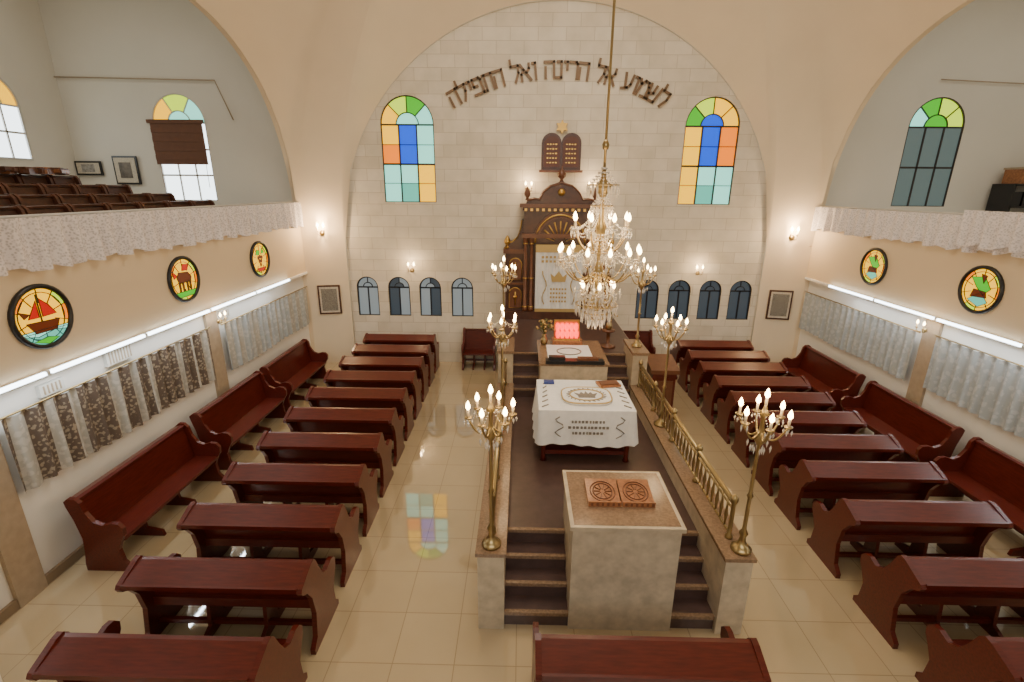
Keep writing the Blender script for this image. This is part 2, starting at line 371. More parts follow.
def medallion(name,x,y,z,sg,kind):
    q=MB()
    q.T=lambda p:Vector((x-sg*p[2],y+(p[0] if sg<0 else -p[0]),z+p[1]))
    R=0.34
    def disc(cx,cy,r,m,d,n=24): q.add([(cx+r*math.cos(2*pi*i/n),cy+r*math.sin(2*pi*i/n),d) for i in range(n)],[tuple(range(n))],m)
    def pl(pts,m,d=0.014):
        q.add([(a*R,b*R,d) for a,b in pts],[tuple(range(len(pts)))],m)
        q.tube([(a*R,b*R,d+0.002) for a,b in pts],0.005,M_black,4,closed=True)
    disc(0,0,R,GY,0.008)
    q.tube([(R*math.cos(2*pi*i/32),R*math.sin(2*pi*i/32),0.02) for i in range(32)],0.03,M_black,6,closed=True)
    for k in range(10):
        a=2*pi*k/10+0.3; q.tube([(R*0.45*math.cos(a),R*0.45*math.sin(a),0.012),(R*math.cos(a),R*math.sin(a),0.012)],0.006,M_black,4)
    q.tube([(R*0.8*math.cos(2*pi*i/24),R*0.8*math.sin(2*pi*i/24),0.012) for i in range(24)],0.006,M_black,4,closed=True)
    for k in range(10):
        if k%3==0:
            a=2*pi*k/10+0.3;b=a+2*pi/10
            pl([(0.8*math.cos(a),0.8*math.sin(a)),(0.98*math.cos(a),0.98*math.sin(a)),(0.98*math.cos(b),0.98*math.sin(b)),(0.8*math.cos(b),0.8*math.sin(b))],GO if k%2 else GL,0.011)
    if kind=='ship':
        pl([(-.83,-.48),(.83,-.48),(.6,-.78),(0,-.97),(-.6,-.78)],GT); pl([(-.8,-.5),(-.3,-.62),(.3,-.5),(.85,-.6),(.85,-.42),(-.85,-.4)],GC,0.016)
        pl([(-.5,-.75),(.0,-.68),(.4,-.78),(0,-.92)],GG,0.018)
        pl([(-.6,-.12),(.55,-.18),(.38,-.5),(-.35,-.5)],GN,0.02)
        pl([(-.5,.0),(-.12,.55),(-.12,.0)],GR,0.02); pl([(.0,.0),(.0,.62),(.28,.35),(.5,.02)],GR,0.02); pl([(-.62,.05),(-.75,.3),(-.4,.15)],GN,0.02)
        q.tube([(-0.06*R,-.15*R,.02),(-.06*R,.75*R,.02)],0.008,M_black,4)
    elif kind=='beast':
        pl([(-.5,.1),(-.35,.35),(.3,.3),(.5,.05),(.4,-.15),(-.4,-.15)],GN,0.02)
        for u in (-.38,-.15,.15,.35): pl([(u-.06,-.1),(u+.06,-.1),(u+.04,-.55),(u-.04,-.55)],GN,0.02)
        pl([(-.45,.2),(-.75,.45),(-.7,.1)],GR,0.022); pl([(-.7,-.55),(.7,-.55),(.5,-.8),(-.5,-.8)],GG,0.018)
        pl([(-.1,.4),(.3,.4),(.4,.65),(0,.7)],GR,0.02)
    elif kind=='fruit':
        for u,v in ((-.2,.1),(0,.15),(.2,.1),(-.1,-.1),(.1,-.1),(0,-.32)): disc(u*R,v*R,0.12*R,GN,0.02,12)
        pl([(-.5,.3),(-.1,.25),(0,.5),(-.3,.6)],GG,0.021); pl([(.1,.3),(.5,.35),(.3,.65)],GG,0.021); pl([(-.5,-.5),(.5,-.5),(.3,-.7),(-.3,-.7)],GR,0.02)
    else:
        pl([(-.55,.5),(.1,.6),(.5,.1),(.2,-.2),(-.2,.1)],GG,0.02); pl([(-.5,-.5),(.1,-.1),(.5,-.5),(.1,-.75)],GT,0.02)
        pl([(-.3,.0),(.3,-.05),(.4,-.3),(-.4,-.35)],GN,0.021); pl([(-.1,.7),(.2,.65),(.1,.3)],GN,0.022)
    return q.build(name)
wi=14
for x,sg,lst in ((XL,-1,((5.2,'ship'),(7.6,'beast'),(9.95,'fruit'))),(XR,1,((5.2,'ship'),(7.46,'leaf'),(9.82,'leaf')))):
    for y,k in lst: medallion('window_%d'%wi,x,y,3.01,sg,k); wi+=1

# ------------------------------------------------------------------ Hebrew lettering
HB={'ל':(.58,[[(0.05,1.40),(0.05,1.0),(0.55,1.0),(0.52,0.55),(0.25,0)]]),
'ש':(.85,[[(0,1),(0.10,0),(0.60,0),(0.82,1)],[(0.42,1),(0.36,0.5),(0.07,0.38)]]),
'מ':(.75,[[(0.0,0.98),(0.14,0.72),(0.03,0)],[(0.14,.74),(0.36,1),(0.62,.96),(0.70,0.7),(0.70,0),(0.34,0)]]),
'ו':(.22,[[(0.0,1),(0.2,1),(0.2,0)]]),
'ע':(.66,[[(0.62,1),(0.56,0.4),(0.38,0.14),(0.0,0)],[(0.05,1),(0.26,.12)]]),
'א':(.75,[[(0.02,1),(0.70,0)],[(0.64,1),(0.62,.72),(0.42,.46)],[(0.24,.66),(0.06,.38),(0.06,0)]]),
'ה':(.68,[[(0,1),(0.65,1),(0.65,0)],[(0.06,.66),(0.06,0)]]),
'ר':(.56,[[(0,1),(0.45,1),(0.54,0.88),(0.54,0)]]),
'י':(.22,[[(0,1),(0.2,1),(0.2,.55)]]),
'נ':(.42,[[(0.1,1),(0.38,1),(0.38,0),(0,0)]]),
'ת':(.76,[[(0.08,1),(0.70,1),(0.72,0)],[(0.2,1),(0.2,0),(0,0)]]),
'פ':(.68,[[(0.34,.52),(0.08,.52),(0.08,1),(0.55,1),(0.66,0.85),(0.66,0),(0,0)]])}
txt='לשמוע אל הרינה ואל התפילה'
q=MB(); RL=5.05; zc=6.98-RL; S=0.32; y=YF+0.03
tot=sum((HB[c][0]+0.34) if c!=' ' else 0.66 for c in txt)
half=math.radians(29.3); ang=half; sc=2*half/tot
for c in txt:
    if c==' ': ang-=0.66*sc; continue
    w,st=HB[c]; adv=(w+0.34)*sc; am=ang-adv/2
    rot=Matrix.Rotation(am,3,'Y')
    for s in st:
        for (a,b) in zip(s[:-1],s[1:]):
            p0=Vector(((a[0]-w/2)*S,0,(a[1]-0.5)*S+RL)); p1=Vector(((b[0]-w/2)*S,0,(b[1]-0.5)*S+RL))
            d=p1-p0; L=d.length+0.045; t=math.atan2(d.z,d.x); mid=(p0+p1)/2
            r2=rot@Matrix.Rotation(-t,3,'Y')
            q.box(Vector((XC-0.02,y,zc))+rot@mid,(L,0.045,0.052),M_bronze,r2)
    ang-=adv
q.build('hebrew_wall_lettering')

# ------------------------------------------------------------------ tablets
q=MB(); yb=YF+0.05
outl=[(-.46,4.86),(.46,4.86),(.46,5.42)]+[(.23+.23*math.cos(pi*i/10),5.45+.22*math.sin(pi*i/10)) for i in range(11)]+[(-.23+.23*math.cos(pi*i/10),5.45+.22*math.sin(pi*i/10)) for i in range(11)]+[(-.46,5.42)]
q.prism(outl,lambda u,v,d:(XA+u,d,v),yb-0.07,yb,M_ark)
M_tab=mat('tablet_face',(0.10,0.03,0.015),0.4)
for s in (-1,1):
    o=[(s*.22-.19,4.92),(s*.22+.19,4.92),(s*.22+.19,5.42)]+[(s*.22+.19*math.cos(pi*i/8),5.42+.18*math.sin(pi*i/8)) for i in range(9)]
    q.prism(o,lambda u,v,d:(XA+u,d,v),yb-0.09,yb-0.07,M_tab)
    for r in range(5):
        for k in range(4): q.box((XA+s*.22-.1+k*.065,yb-0.093,5.02+r*.1),(0.04,0.01,0.022+0.01*((k+r)%2)),M_gold)
q.box((XA,yb-0.06,4.83),(1.02,0.1,0.05),M_ark2)
st=[]
for k in range(12):
    r=0.15 if k%2==0 else 0.085; st.append((r*math.sin(2*pi*k/12),5.80+r*math.cos(2*pi*k/12)))
q.prism(st,lambda u,v,d:(XA+u,d,v),yb-0.07,yb,M_gold)
q.build('ten_commandments_tablets')

# ------------------------------------------------------------------ ark
XC_=XC; XC=XA
q=MB(); Z0=1.36; yA=11.72; yk=YF+0.05
q.b2((XC-1.33,yA-0.05,Z0),(XC+1.33,yk,Z0+0.2),M_ark)
for s in (-1,1):
    q.b2((XC+s*0.80,yA+0.12,Z0+0.2),(XC+s*1.28,yk,2.95),M_ark)
    q.b2((XC+s*0.78,yA+0.06,2.95),(XC+s*1.33,yk,3.05),M_ark2)
    q.b2((XC+s*0.78,yA+0.06,2.2),(XC+s*1.31,yk,2.25),M_ark2)
    for zz,hh in ((1.62,0.5),(2.32,0.52)):
        pts=arch_pts(XC+s*1.04,zz,0.30,hh,8)
        q.prism(pts,lambda u,v,d:(u,d,v),yA+0.10,yA+0.12,M_ark2)
        q.tube([(p[0],yA+0.10,p[1]) for p in pts],0.014,M_gold,5,closed=True)
        q.tube([(XC+s*1.04,yA+0.095,zz+0.08),(XC+s*1.04,yA+0.095,zz+hh-0.1)],0.02,M_gold,6)
        q.ball((XC+s*1.04,yA+0.09,zz+hh*0.55),0.05,M_gold)
    sc_=[(0.80,3.05),(1.30,3.05),(1.26,3.18),(1.12,3.22),(1.0,3.32),(0.93,3.5),(0.9,3.72),(0.80,3.75)]
    q.prism([(XC+s*a,b) for a,b in sc_],lambda u,v,d:(u,d,v),yA+0.2,yk,M_ark)
    q.tube([(XC+s*a,yA+0.19,b) for a,b in sc_[1:-1]],0.02,M_gold,6)
    q.lathe([(0.03,0),(0.05,0.03),(0.02,0.07),(0.07,0.13),(0.08,0.18),(0.05,0.25),(0.01,0.31)],(XC+s*1.24,yA+0.22,3.05),M_gold,12)
    for cx in (0.66,0.80):
        q.lathe([(0.065,0),(0.065,0.08),(0.045,0.11),(0.042,1.6),(0.05,1.66),(0.07,1.74),(0.07,1.8)],(XC+s*cx,yA+0.02,Z0+0.2),M_ark2,14)
        for hz in (0.1,0.8,1.62): q.lathe([(0.06,0),(0.06,0.03)],(XC+s*cx,yA+0.02,Z0+0.2+hz),M_gold,14)
q.b2((XC-0.84,yA+0.1,Z0+0.2),(XC+0.84,yk,3.35),M_ark)
q.b2((XC-0.90,yA-0.08,3.33),(XC+0.90,yk,3.43),M_ark2)
q.b2((XC-0.84,yA+0.05,3.43),(XC+0.84,yk,4.02),M_ark)
zc2=3.22
for rr,m,d in ((0.62,M_ark2,0.0),(0.5,M_ark,-0.01)):
    pts=[(XC+rr*math.cos(pi*i/20),zc2+0.02+rr*1.1*math.sin(pi*i/20)) for i in range(21)]
    q.prism(pts,lambda u,v,d_:(u,d_,v),yA-0.03+d,yA+0.05,m)
for k in range(1,10):
    a=pi*k/10; q.tube([(XC+0.14*math.cos(a),yA-0.05,zc2+0.14*math.sin(a)),(XC+0.46*math.cos(a),yA-0.05,zc2+0.5*math.sin(a))],[0.01,0.022],M_gold,5)
q.tube([(XC+0.58*math.cos(pi*i/20),yA-0.05,zc2+0.64*math.sin(pi*i/20)) for i in range(21)],0.022,M_gold,6)
q.b2((XC-0.95,yA-0.10,4.02),(XC+0.95,yk,4.10),M_ark2)
q.b2((XC-0.88,yA-0.04,3.95),(XC+0.88,yk,4.02),M_ark)
for k in range(13): q.b2((XC-0.84+k*0.135,yA-0.08,3.94),(XC-0.78+k*0.135,yA-0.03,4.0),M_gold)
cr=[(-0.80,4.10),(0.80,4.10),(0.78,4.2),(0.62,4.24),(0.5,4.22),(0.42,4.38),(0.25,4.52),(0.1,4.56),(0,4.6),(-0.1,4.56),(-0.25,4.52),(-0.42,4.38),(-0.5,4.22),(-0.62,4.24),(-0.78,4.2)]
q.prism([(XC+a,b) for a,b in cr],lambda u,v,d:(u,d,v),yA+0.02,yk,M_ark)
q.tube([(XC+a,yA+0.01,b-0.03) for a,b in cr[2:]],0.02,M_ark2,6)
q.ball((XC,yA+0.01,4.36),0.09,M_gold)
q.lathe([(0.06,0),(0.03,0.06),(0.09,0.12),(0.1,0.18),(0.05,0.24),(0.02,0.3),(0.005,0.36)],(XC,yA+0.1,4.58),M_ark2,12)
for s in (-1,1): q.lathe([(0.05,0),(0.025,0.05),(0.07,0.11),(0.07,0.16),(0.01,0.3)],(XC+s*0.78,yA+0.1,4.18),M_ark2,12)
q.build('torah_ark')
q=MB(); vs=[];fs=[];n=60
for i in range(n+1):
    u=-0.56+1.12*i/n
    for z in (1.58,2.3,3.16): vs.append((XC+u,yA-0.02+0.02*math.sin(u*40),z))
for i in range(n):
    for j in range(2): fs.append((i*3+j,(i+1)*3+j,(i+1)*3+j+1,i*3+j+1))
q.add(vs,fs,M_white,True)
yp=yA-0.045
q.b2((XC-0.56,yp,3.0),(XC+0.56,yp+0.01,3.18),M_goldthread)
q.b2((XC-0.56,yp,1.56),(XC+0.56,yp+0.01,1.64),M_goldthread)
for zz in (2.86,2.76): 
    for k in range(9): q.b2((XC-0.42+k*0.095,yp,zz),(XC-0.36+k*0.095,yp+0.008,zz+0.055),M_goldthread)
for s in (-1,1):
    q.tube([(XC+s*(0.34+0.05*math.sin(t*0.9)),yp,1.75+t*0.09) for t in range(10)],0.014,M_goldthread,5)
q.prism([(XC-0.16,2.3),(XC+0.16,2.3),(XC+0.2,2.5),(XC+0.1,2.42),(XC,2.56),(XC-0.1,2.42),(XC-0.2,2.5)],lambda u,v,d:(u,d,v),yp,yp+0.01,M_goldthread)
for zz in (2.1,2.0,1.9,1.8):
    for k in range(6): q.b2((XC-0.2+k*0.07,yp,zz),(XC-0.155+k*0.07,yp+0.008,zz+0.045),M_goldthread)
q.build('ark_curtain')
XC=XC_
# ------------------------------------------------------------------ bimah
BL=XB-1.36; BR=XB+1.37; BT=0.27; PZ=0.68
q=MB()
q.b2((BL+BT,4.74,0),(BR-BT,9.2,PZ),M_carpet)
for i in range(4):
    y0=4.08+0.22*i; z1=0.17*(i+1)
    if i<3: q.b2((BL+BT,y0,0),(BR-BT,4.74,z1),M_carpet)
    q.b2((BL+BT,y0-0.015,z1-0.035),(BR-BT,y0+0.03,z1+0.004),M_slab)
for x0,x1 in ((BL,BL+BT),(BR-BT,BR)):
    q.b2((x0,4.02,0),(x1,8.5,0.92),M_marble); q.b2((x0-0.02,4.0,0.92),(x1+0.02,8.5,0.96),M_slab)
    q.b2((x0,8.5,0),(x1,9.3,1.55),M_marble); q.b2((x0-0.02,8.45,1.55),(x1+0.02,9.32,1.6),M_slab)
q.b2((BL,9.2,0),(BR,YF+0.05,Z0),M_marble)
q.b2((BL+0.01,9.2,Z0),(BR-0.01,YF+0.05,Z0+0.004),M_carpet)
for i in range(4):
    y0=8.5+0.2*i; z1=PZ+0.17*(i+1)
    q.b2((BL+BT,y0,PZ),(BR-BT,9.2,z1),M_carpet); q.b2((BL+BT,y0-0.015,z1-0.03),(BR-BT,y0+0.03,z1+0.004),M_slab)
q.build('bimah_platform')
q=MB(); q.b2((0.36,8.0,PZ),(1.52,9.35,1.50),M_marble); q.b2((0.33,7.97,1.50),(1.55,9.38,1.54),M_slab); q.build('marble_prayer_stand')
q=MB()
q.b2((0.45,7.94,1.541),(1.45,8.12,1.60),M_black); q.b2((0.5,7.98,1.60),(0.78,8.1,1.66),M_black); q.b2((1.0,7.98,1.60),(1.35,8.1,1.64),M_ark2)
q.build('prayer_book_stack')
def cloth(name,x0,x1,y0,y1,zt,zb,m,flare=0.05,amp=0.03,fr=22):
    q=MB(); per=[]; N=160; W=x1-x0; D=y1-y0; P=2*(W+D)
    for i in range(N):
        s=P*i/N
        if s<W: p=(x0+s,y0); nn=(0,-1)
        elif s<W+D: p=(x1,y0+s-W); nn=(1,0)
        elif s<2*W+D: p=(x1-(s-W-D),y1); nn=(0,1)
        else: p=(x0,y1-(s-2*W-D)); nn=(-1,0)
        per.append((p,nn,s))
    vs=[];fs=[];L=6
    for j in range(L+1):
        t=j/L
        for (p,nn,s) in per:
            o=flare*t+amp*t*math.sin(s*fr); z=zt+(zb-zt)*t+0.02*t*math.sin(s*5)
            vs.append((p[0]+nn[0]*o,p[1]+nn[1]*o,z))
    for j in range(L):
        for i in range(N):
            i2=(i+1)%N; fs.append((j*N+i,j*N+i2,(j+1)*N+i2,(j+1)*N+i))
    q.add(vs,fs,m,True); q.add(vs[:N],[tuple(range(N))],m)
    return q
q=cloth('',0.50,1.30,8.25,9.0,1.56,1.42,M_white,0.02,0.015)
q.tube([(0.9+0.22*math.cos(2*pi*i/20),8.6+0.2*math.sin(2*pi*i/20),1.565) for i in range(20)],0.012,M_grey,5,closed=True)
q.build('embroidered_cloth')
q=MB(); q.b2((0.62,9.05,1.54),(1.2,9.33,1.62),M_carved); q.b2((0.66,9.1,1.62),(1.16,9.3,1.66),M_gold)
for r in range(2):
    for k in range(5):
        q.lathe([(0.03,0),(0.042,0.04),(0.042,0.11),(0.025,0.14)],(0.73+k*0.09,9.16+r*0.09,1.66+r*0.12),M_red,10)
q.b2((0.66,9.21,1.66),(1.16,9.3,1.78),M_carved); q.b2((0.66,9.3,1.66),(1.16,9.33,1.98),M_gold)
q.build('memorial_lamp_chest')
q=MB(); 
TX0,TX1,TY0,TY1=0.27,1.62,6.2,7.35
for x in (TX0+0.08,TX1-0.08):
    for y in (TY0+0.08,TY1-0.08): q.lathe([(0.05,0),(0.03,0.08),(0.045,0.3),(0.03,0.5),(0.05,0.78)],(x,y,PZ),M_wood,10)
q.b2((TX0+0.03,TY0+0.03,PZ+0.70),(TX1-0.03,TY1-0.03,PZ+0.80),M_wood)
q.b2((TX0+0.1,TY0+0.1,PZ+0.08),(TX1-0.1,TY1-0.1,PZ+0.14),M_wood)
q.build('torah_reading_table')
zt=PZ+0.815
q=cloth('',TX0,TX1,TY0,TY1,zt,0.98,M_white,0.05,0.02,24)
cx,cy=0.98,6.66
for k in range(6): q.tube([(TX0+0.05+k*0.01,TY0+0.1+k*0.17,zt+0.006),(TX0+0.14,TY0+0.18+k*0.17,zt+0.006)],0.01,M_grey,4)
for k in range(6): q.tube([(TX1-0.05,TY0+0.1+k*0.17,zt+0.006),(TX1-0.14,TY0+0.18+k*0.17,zt+0.006)],0.01,M_grey,4)
rnd=random.Random(3)
for r,(zz,w) in enumerate(((1.34,0.42),(1.26,0.5),(1.18,0.4))):
    x=cx-w/2-0.03
    while x<cx+w/2:
        ww=0.02+0.02*rnd.random(); q.box((x,TY0-0.035-r*0.012,zz),(ww,0.012,0.035),M_grey); x+=ww+0.02
for s in (-1,1):
    q.tube([(cx+s*(0.42+0.06*math.sin(t*1.3)),TY0-0.045,1.42-t*0.04) for t in range(9)],0.009,M_grey,5)
q.build('embroidered_table_cloth')
# rounded velvet-edged cover with large embroidered medallion
q=MB()
rr_=[]
for i in range(48):
    a=2*pi*i/48; c_,s_=math.cos(a),math.sin(a)
    rr_.append((cx+0.36*math.copysign(abs(c_)**0.6,c_),cy+0.30*math.copysign(abs(s_)**0.6,s_)))
q.prism(rr_,lambda u,v,d:(u,v,d),zt+0.008,zt+0.038,M_white)
q.tube([(a,b,zt+0.036) for a,b in rr_],0.012,M_goldthread,5,closed=True)
ztc=zt+0.042
def flat(pts,m,h=0.004): q.prism([(cx+a,cy+b) for a,b in pts],lambda u,v,d:(u,v,d),ztc-0.005,ztc+h,m)
q.tube([(cx+0.24*math.cos(2*pi*i/32),cy+0.20*math.sin(2*pi*i/32),ztc) for i in range(32)],0.012,M_goldthread,5,closed=True)
for k in range(24):
    a=2*pi*k/24; q.tube([(cx+0.25*math.cos(a),cy+0.21*math.sin(a),ztc),(cx+0.29*math.cos(a+.1),cy+0.245*math.sin(a+.1),ztc)],0.008,M_grey,4)
flat([(-.12,-.10),(.12,-.10),(.125,-.07),(-.125,-.07)],M_grey)
flat([(-.12,-.05),(.12,-.05),(.17,.07),(.10,.02),(.07,.10),(.03,.03),(0,.13),(-.03,.03),(-.07,.10),(-.10,.02),(-.17,.07)],M_grey)
q.build('torah_cover_cloth')
q=MB(); q.box((1.38,7.14,zt+0.025),(0.34,0.22,0.03),M_carved,Matrix.Rotation(0.2,3,'Z')); q.box((1.38,7.14,zt+0.045),(0.28,0.17,0.015),M_ark2,Matrix.Rotation(0.2,3,'Z')); q.build('prayer_book')
q=MB(); q.box((0.46,7.2,zt+0.02),(0.16,0.12,0.03),mat('blue_cover',(0.03,0.06,0.25),0.4)); q.build('prayer_book')
PX=0.08
q=MB()
q.b2((0.46+PX,4.04,0),(1.52+PX,5.0,1.24),M_marble); q.b2((0.43+PX,4.01,1.24),(1.55+PX,5.03,1.285),M_marble)
q.b2((0.47+PX,4.05,1.285),(1.51+PX,4.99,1.288),M_slab)
q.build('marble_podium')
M_cd=mat('carved_dark',(0.15,0.05,0.02),0.4)
q=MB()
for s,x in ((-1,0.815+PX),(1,1.165+PX)):
    y0=4.36; tl=0.06/0.33
    poly=[(y0,1.289),(y0+.36,1.289),(y0+.36,1.375),(y0,1.315)]
    q.prism(poly,lambda u,v,d:(d,u,v),x-0.168,x+0.168,M_carved)
    def Pz(yy): return 1.317+(yy-y0)*tl
    c0=(x,y0+0.17)
    for r in (0.13,0.10):
        q.tube([(c0[0]+r*math.cos(2*pi*i/24),c0[1]+r*1.1*math.sin(2*pi*i/24),Pz(c0[1]+r*1.1*math.sin(2*pi*i/24))) for i in range(24)],0.006,M_cd,5,closed=True)
    for k in range(10):
        a=2*pi*k/10; yy=c0[1]+0.1*math.sin(a)
        q.tube([(c0[0]+0.025*math.cos(a),c0[1]+0.028*math.sin(a),Pz(c0[1]+0.028*math.sin(a))),(c0[0]+0.095*math.cos(a),yy,Pz(yy))],0.005,M_cd,4)
    q.b2((x-0.168,y0-0.02,1.289),(x+0.168,y0,1.345),M_carved)
    for k in range(6): q.b2((x-0.145+k*0.055,y0-0.024,1.30),(x-0.12+k*0.055,y0-0.02,1.335),M_cd)
q.build('carved_book_rest')
def balustrade(x):
    q=MB(); y0,y1=4.32,8.42; z0=0.96; z1=1.38
    q.tube([(x,y0,z1),(x,y1,z1)],0.028,M_brass,10); q.tube([(x,y0,z0+0.06),(x,y1,z0+0.06)],0.014,M_brass,8); q.tube([(x,y0,z1-0.08),(x,y1,z1-0.08)],0.012,M_brass,8)
    n=32
    for i in range(n+1):
        y=y0+(y1-y0)*i/n
        if i%8==0:
            q.lathe([(0.04,0),(0.04,0.03),(0.022,0.05),(0.022,0.40),(0.035,0.43),(0.04,0.47),(0.01,0.52)],(x,y,z0),M_brass,10)
        else: q.lathe([(0.012,0.05),(0.012,0.12),(0.022,0.2),(0.012,0.28),(0.012,0.4)],(x,y,z0),M_brass,8)
    return q.build('brass_balustrade')
balustrade(BL+BT/2); balustrade(BR-BT/2)

# ------------------------------------------------------------------ candelabra & chandelier
def flame(q,c,s=1.0):
    q.lathe([(0.010*s,0),(0.010*s,0.06*s)],c,M_candle,8)
    q.lathe([(0.008*s,0),(0.018*s,0.018*s),(0.015*s,0.04*s),(0.002*s,0.07*s)],(c[0],c[1],c[2]+0.06*s),M_bulb,8)
def strand(q,a,b,sag,n,r=0.009):
    a=Vector(a);b=Vector(b)
    for i in range(n+1):
        t=i/n; p=a.lerp(b,t); p.z-=sag*4*t*(1-t); q.octa(p,r,r*1.6,M_crystal)
def candelabrum_mesh(H=0.1):
    q=MB()
    q.lathe([(0.10,0),(0.10,0.03),(0.07,0.05),(0.035,0.10),(0.028,0.16),(0.045,0.2),(0.02,0.25),(0.018,0.6),(0.032,0.63),(0.018,0.66),(0.016,1.05+H),(0.04,1.09+H),(0.06,1.13+H),(0.03,1.18+H),(0.02,1.25+H),(0.02,1.34+H),(0.045,1.38+H),(0.02,1.42+H),(0.012,1.46+H)],(0,0,0),M_brass,14)
    for k in range(6):
        a=2*pi*k/6+0.2; ca,sa=math.cos(a),math.sin(a); pts=[]
        for i in range(11):
            t=i/10; r=0.02+0.19*t; z=1.2+H-0.09*math.sin(t*pi)*(1-t*0.3)+0.10*t*t
            pts.append((r*ca,r*sa,z))
        q.tube(pts,0.010,M_brass,6)
        e=pts[-1]; q.lathe([(0.008,-0.01),(0.035,0.01),(0.04,0.018),(0.015,0.02)],e,M_brass,10)
        flame(q,(e[0],e[1],e[2]+0.018),1.25)
        for d in range(4): 
            b=a+d*pi/2; q.octa((e[0]+0.034*math.cos(b),e[1]+0.034*math.sin(b),e[2]-0.03),0.012,0.04,M_crystal)
        strand(q,(0,0,1.42+H),e,0.03,8,0.008)
        q.octa((0.1*ca,0.1*sa,1.06+H),0.014,0.055,M_crystal)
        q.octa((0.05*ca,0.05*sa,1.02+H),0.013,0.055,M_crystal)
    flame(q,(0,0,1.46+H),1.3)
    return q.mesh('brass_candelabrum')
mc=candelabrum_mesh(0.12); mcm=candelabrum_mesh(0.24); mcf=candelabrum_mesh(0.04)
CX=[BL+BT/2,BR-BT/2]
cand=[(CX[0],4.14,0.96),(CX[1]+0.05,4.14,0.96),(CX[0],6.88,0.96),(CX[1]-0.02,6.88,0.96),(CX[0]-0.05,8.85,1.6),(CX[1],8.85,1.6)]
for i,p in enumerate(cand): inst('brass_candelabrum',(mc,mcm,mcf)[i//2],p,0.15*i)
def light(name,typ,loc,power,col,size=0.1,rot=None,sy=None):
    l=bpy.data.lights.new(name,typ); l.energy=power; l.color=col
    if typ=='AREA':
        l.size=size
        if sy: l.shape='RECTANGLE'; l.size_y=sy
    else: l.shadow_soft_size=size
    o=bpy.data.objects.new(name,l); bpy.context.scene.collection.objects.link(o); o.location=loc
    if rot: o.rotation_euler=rot
    return o
WARM=(1.0,0.68,0.38)
for i,p in enumerate(cand): light('candelabrum_light','POINT',(p[0],p[1],p[2]+1.78),11,WARM,0.12)
q=MB(); HX,HY=0.88,5.6; zb=3.02
rb,e0=meridian(math.atan2(HY-YC,HX-XC)); rr=math.hypot(HX-XC,HY-YC)/(rb/math.cos(e0)); ztop=ZC+HZ*math.sqrt(1-rr*rr)
q.tube([(HX,HY,zb+1.6),(HX,HY,ztop)],0.014,M_brass,8)
zz=zb+1.8
q.lathe([(0.03,0),(0.04,0.05),(0.015,0.1)],(HX,HY,zz),M_brass,10)
q.lathe([(0.02,0),(0.04,0.04),(0.06,0.12),(0.03,0.2),(0.02,0.3),(0.04,0.38),(0.06,0.5),(0.03,0.62),(0.02,0.8),(0.05,0.9),(0.06,1.0),(0.03,1.1),(0.02,1.3),(0.08,1.4),(0.09,1.44),(0.03,1.5),(0.02,1.62)],(HX,HY,zb),M_brass,12)
def tier(n,R,z,rise,off,s):
    ends=[]
    for k in range(n):
        a=2*pi*k/n+off; ca,sa=math.cos(a),math.sin(a); pts=[]
        for i in range(13):
            t=i/12; r=0.05+(R-0.05)*t; pts.append((HX+r*ca,HY+r*sa,z-0.13*math.sin(t*pi)+rise*t*t))
        q.tube(pts,0.009,M_brass,6); e=Vector(pts[-1]); ends.append(e)
        q.lathe([(0.008,-0.012),(0.042,0.008),(0.048,0.018),(0.015,0.02)],e,M_crystal,10)
        flame(q,(e.x,e.y,e.z+0.018),s)
        for d in range(6):
            b=a+d*pi/3; q.octa((e.x+0.042*math.cos(b),e.y+0.042*math.sin(b),e.z-0.04),0.012,0.055,M_crystal)
        strand(q,(HX,HY,z+0.5),e,0.10,16,0.012)
        q.octa((HX+R*0.6*ca,HY+R*0.6*sa,z-0.24),0.018,0.08,M_crystal)
        q.octa((HX+R*0.35*ca,HY+R*0.35*sa,z-0.2),0.016,0.07,M_crystal)
    for i in range(n): strand(q,ends[i],ends[(i+1)%n],0.07,8,0.011)
tier(12,0.45,zb+0.5,0.12,0.1,1.3)
tier(8,0.31,zb+0.85,0.12,0.3,1.3)
tier(6,0.2,zb+0.22,0.02,0.5,1.1)
for R,z,n,l in ((0.17,zb+1.44,18,0.10),(0.12,zb+1.22,14,0.10),(0.24,zb+0.12,24,0.10),(0.17,zb+0.03,18,0.10),(0.09,zb-0.05,12,0.09),(0.15,zb+0.72,16,0.1)):
    q.tube([(HX+R*math.cos(2*pi*i/20),HY+R*math.sin(2*pi*i/20),z) for i in range(20)],0.008,M_brass,5,closed=True)
    for k in range(n):
        a=2*pi*k/n; q.octa((HX+R*math.cos(a),HY+R*math.sin(a),z-0.04),0.014,l,M_crystal)
        strand(q,(HX+R*math.cos(a),HY+R*math.sin(a),z),(HX,HY,z+0.22),0.02,6,0.011)
q.octa((HX,HY,zb-0.1),0.035,0.09,M_crystal)
q.build('crystal_chandelier')
light('chandelier_light','POINT',(HX,HY,zb+0.95),36,WARM,0.35)
light('chandelier_light','POINT',(HX,HY,zb-0.3),14,WARM,0.2)

